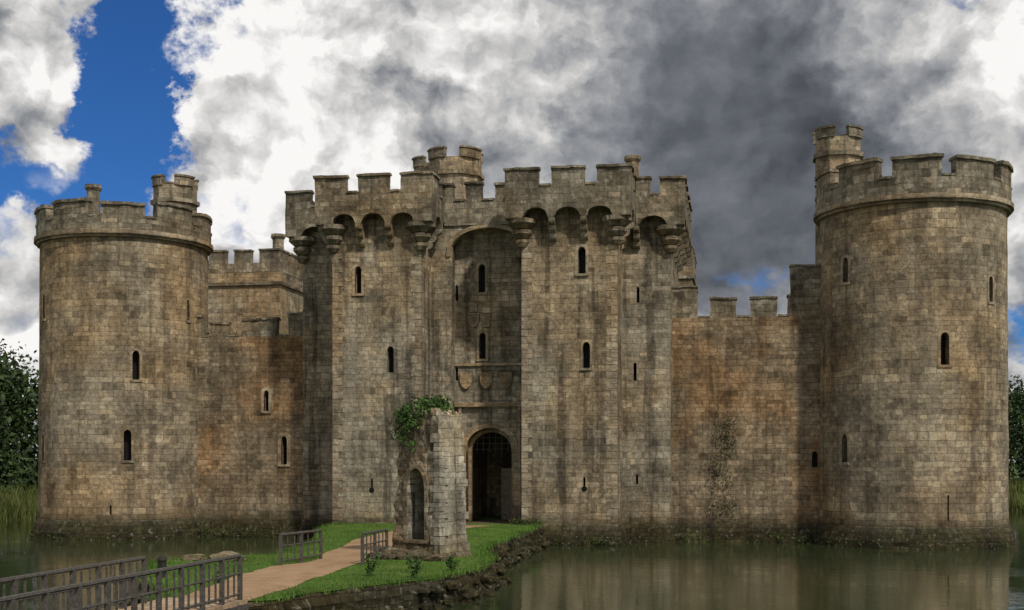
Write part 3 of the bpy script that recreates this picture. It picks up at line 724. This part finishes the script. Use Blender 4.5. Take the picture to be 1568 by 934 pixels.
K=MB(); K.cone(-3.3,-33.0,.7,1.28,.13,.12,14); K.cone(-3.3,-33.0,1.28,1.34,.15,.13,14); K.cone(-3.3,-33.0,1.34,1.42,.13,.03,14); K.obj('bollard',IRON,uv=False)
# ---------------------------------------------------------------- trees and reeds
def tree(K,T,x,y,h,r,nl=3200,ls=.26):
    z0=gh(x,y); T.tube((x,y,z0-.3),(x+random.uniform(-.3,.3),y,z0+h*.45),.32,.2,8)
    cl_=[]
    for _ in range(34):
        a=random.random()*6.28; e=random.uniform(-.6,1.45); rr=r*random.uniform(.3,1.0)
        cx=x+math.cos(a)*math.cos(e)*rr; cy=y+math.sin(a)*math.cos(e)*rr; cz=z0+h*.52+math.sin(e)*h*.45*random.uniform(.6,1)
        cl_.append((cx,cy,cz)); 
        if random.random()<.4: T.tube((x,y,z0+h*.35),(cx,cy,cz),.10,.03,5)
    for c_ in cl_:
        s=r*random.uniform(.16,.26); k=nl//34
        addleaves(K,np.array(c_)+rng.normal(size=(k,3))*np.array([s,s,s*.75]),ls)
K=MB();T=MB()
for x,y,h,r in ((-43.5,20,8.5,3.6),(-47,28,10.5,4.2),(-50,34,11,4.5),(-45,38,10,4),(-55,26,10.5,4.5),(-58,40,12,5),(-51,50,12,5),(-66,60,14,6),(-58,66,13,6),(-44,58,10,4.5),(-62,14,11,5),(-72,34,13,6),
    (42,66,9.5,3.8),(47,74,10.5,4.5),(41,82,10,4.5),(52,62,9.5,4),(56,84,12,5),(46,94,12,5),(52,40,9,4)):
    tree(K,T,x,y,h+random.uniform(-.6,.6),r,3000)
for x,y,h,r in ((30,90,10,5),(10,88,10,5),(-10,90,11,5),(-28,86,10,5)): tree(K,T,x,y,h,r,700,.45)
for _ in range(130):
    if random.random()<.55: x=random.uniform(-56,-41);y=random.uniform(8,72)
    else: x=random.uniform(39.5,52);y=random.uniform(45,95)
    addleaves(K,np.array([x,y,gh(x,y)+random.uniform(.3,3.2)])+rng.normal(size=(170,3))*np.array([1.0,1.0,.8]),.27)
tr=empty('distant_trees'); K.obj('foliage',LEAF,tr,uv=False); T.obj('trunks',BARK,tr,uv=False)
K=MB()
for _ in range(15000):
    if random.random()<.6: x=random.uniform(-41.5,-36.5);y=random.uniform(-5,64)
    else: x=random.uniform(34.5,39);y=random.uniform(10,66)
    h=random.uniform(.8,1.9); w=.03; a=random.random()*6.28; dx,dy=math.cos(a)*w,math.sin(a)*w; lx,ly=random.gauss(0,.22),random.gauss(0,.22); b=len(K.v); z=max(-.1,gh(x,y)-.05)
    K.v+=[(x-dx,y-dy,z),(x+dx,y+dy,z),(x+lx*.4+dx*.8,y+ly*.4+dy*.8,z+h*.6),(x+lx,y+ly,z+h)]; K.f.append((b,b+1,b+2,b+3))
K.obj('reeds',REED,uv=False)
# ---------------------------------------------------------------- light & sky
az=math.radians(138); el=math.radians(48)
sd=Vector((math.sin(az)*math.cos(el),math.cos(az)*math.cos(el),math.sin(el)))
ld=bpy.data.lights.new('sun','SUN'); ld.energy=2.8; ld.angle=math.radians(2.5); ld.color=(1,.91,.76); lo=bpy.data.objects.new('sun',ld); sc.collection.objects.link(lo); lo.rotation_euler=sd.to_track_quat('Z','Y').to_euler()
wd=bpy.data.worlds.new('World'); sc.world=wd; wd.use_nodes=True; t=NT(wd.node_tree); bg=wd.node_tree.nodes['Background']
sky=t.n.new('ShaderNodeTexSky'); sky.sky_type='NISHITA'; sky.sun_disc=False; sky.sun_elevation=el; sky.sun_rotation=az; sky.ozone_density=3; sky.air_density=.8; sky.dust_density=.3
YAW=math.radians(10); rgt=(math.cos(YAW),math.sin(YAW),0); fwd=(-math.sin(YAW),math.cos(YAW),0)
dr=t.n.new('ShaderNodeTexCoord').outputs['Generated']
U=t.m('ARCTAN2',t.vm('DOT_PRODUCT',dr,rgt),t.vm('DOT_PRODUCT',dr,fwd)); V=t.sep(dr)[2]
uv=t.comb(U,t.m('MULTIPLY',V,1.25),0.)
def ang(px,py):
    a=math.atan((px-784)/2000); e=math.atan((708-py)/2000*math.cos(a)); return a,math.sin(e)
wn=t.vm('SUBTRACT',t.noise(uv,9,7,.64,col=True,dim='2D'),(.5,.5,.5)); wp=t.vm('ADD',uv,t.vm('SCALE',wn,.17))
ws=t.sep(wp)
def blob(px,py,rx,ry,soft=0.):
    a,v=ang(px,py); v*=1.25
    dx=t.m('DIVIDE',t.m('SUBTRACT',ws[0],a),rx/2000); dy=t.m('DIVIDE',t.m('SUBTRACT',ws[1],v),ry*1.25/2000)
    d=t.m('SQRT',t.m('ADD',t.m('MULTIPLY',dx,dx),t.m('MULTIPLY',dy,dy))); return t.ss(d,soft,1.25,1,0)
def add(*a):
    r=a[0]
    for x in a[1:]: r=t.m('ADD',r,x)
    return r
wq=t.vm('ADD',uv,t.vm('SCALE',wn,.05))
big=t.noise(wq,6.0,6,.52,dim='2D')
r0=t.noise(wq,13,6,.52,dim='2D'); r1=t.noise(t.vm('ADD',wq,(-.009,.014,0)),13,5,.52,dim='2D')
clear=add(t.m('MULTIPLY',blob(235,50,115,150,.3),1.),t.m('MULTIPLY',blob(215,205,80,100,.3),.9),t.m('MULTIPLY',blob(60,285,170,60,.3),.85),t.m('MULTIPLY',blob(345,350,60,65),.7),t.m('MULTIPLY',blob(130,10,80,40),.6),
   t.m('MULTIPLY',blob(25,370,60,50),.6),t.m('MULTIPLY',blob(1545,500,70,80),.8),t.m('MULTIPLY',blob(1190,440,100,45),.5),t.m('MULTIPLY',blob(1460,20,80,40),.5),t.m('MULTIPLY',blob(170,330,130,60),.4))
dens=t.m('SUBTRACT',add(1.02,t.m('MULTIPLY',t.m('SUBTRACT',big,.5),.8),t.m('MULTIPLY',t.m('SUBTRACT',r0,.5),1.1)),t.m('MULTIPLY',clear,1.12))
cov=t.ss(dens,.08,.72)
dark=blob(1120,250,350,350,.35)
relief=t.m('MULTIPLY',t.m('SUBTRACT',r0,r1),t.m('SUBTRACT',1.15,t.m('MULTIPLY',dark,.85)))
amp=t.m('SUBTRACT',1.,t.m('MULTIPLY',dark,.55))
br=add(.74,t.m('MULTIPLY',blob(400,150,260,280,.2),.22),t.m('MULTIPLY',blob(750,50,150,110),.20),t.m('MULTIPLY',blob(815,170,60,60),.14),t.m('MULTIPLY',blob(90,140,170,170),.12),t.m('MULTIPLY',blob(40,480,140,140),.14),
   t.m('MULTIPLY',dark,-.33),t.m('MULTIPLY',blob(1520,160,190,230),.20),t.m('MULTIPLY',blob(575,50,90,50),-.08),
   t.m('MULTIPLY',blob(660,190,150,80),-.15), t.m('MULTIPLY',blob(430,340,120,60),.1),relief, t.m('MULTIPLY',add(t.m('MULTIPLY',t.m('SUBTRACT',big,.5),-.5),t.m('MULTIPLY',t.m('SUBTRACT',r0,.5),.25)),amp),t.ss(V,.36,.6,0,-.06))
brc=t.m('POWER',t.m('MAXIMUM',t.m('MINIMUM',br,.98),.28),2.3)
ccol=t.mix(t.ss(br,.3,.85),(.88,.97,1.13),(1,.985,.965)); ccol=t.vm('SCALE',ccol,brc)
blue=t.vm('SCALE',t.mix(1,sky.outputs[0],(.27,.62,1.08),'MULTIPLY'),.072)
fin=t.mix(cov,blue,ccol)
t.put(bg.inputs[0],fin); bg.inputs[1].default_value=1.0
try: wd.cycles.sampling_method='MANUAL'; wd.cycles.sample_map_resolution=512
except Exception as e: print(e)
# ---------------------------------------------------------------- camera
cd=bpy.data.cameras.new('camera'); co=bpy.data.objects.new('camera',cd); sc.collection.objects.link(co); sc.camera=co
co.location=(12.6,-67.1,4.0); co.rotation_euler=(math.radians(90),0,YAW)
cd.sensor_width=36; cd.lens=36*2000/1568; cd.shift_y=(708-467)/1568; cd.clip_end=10000
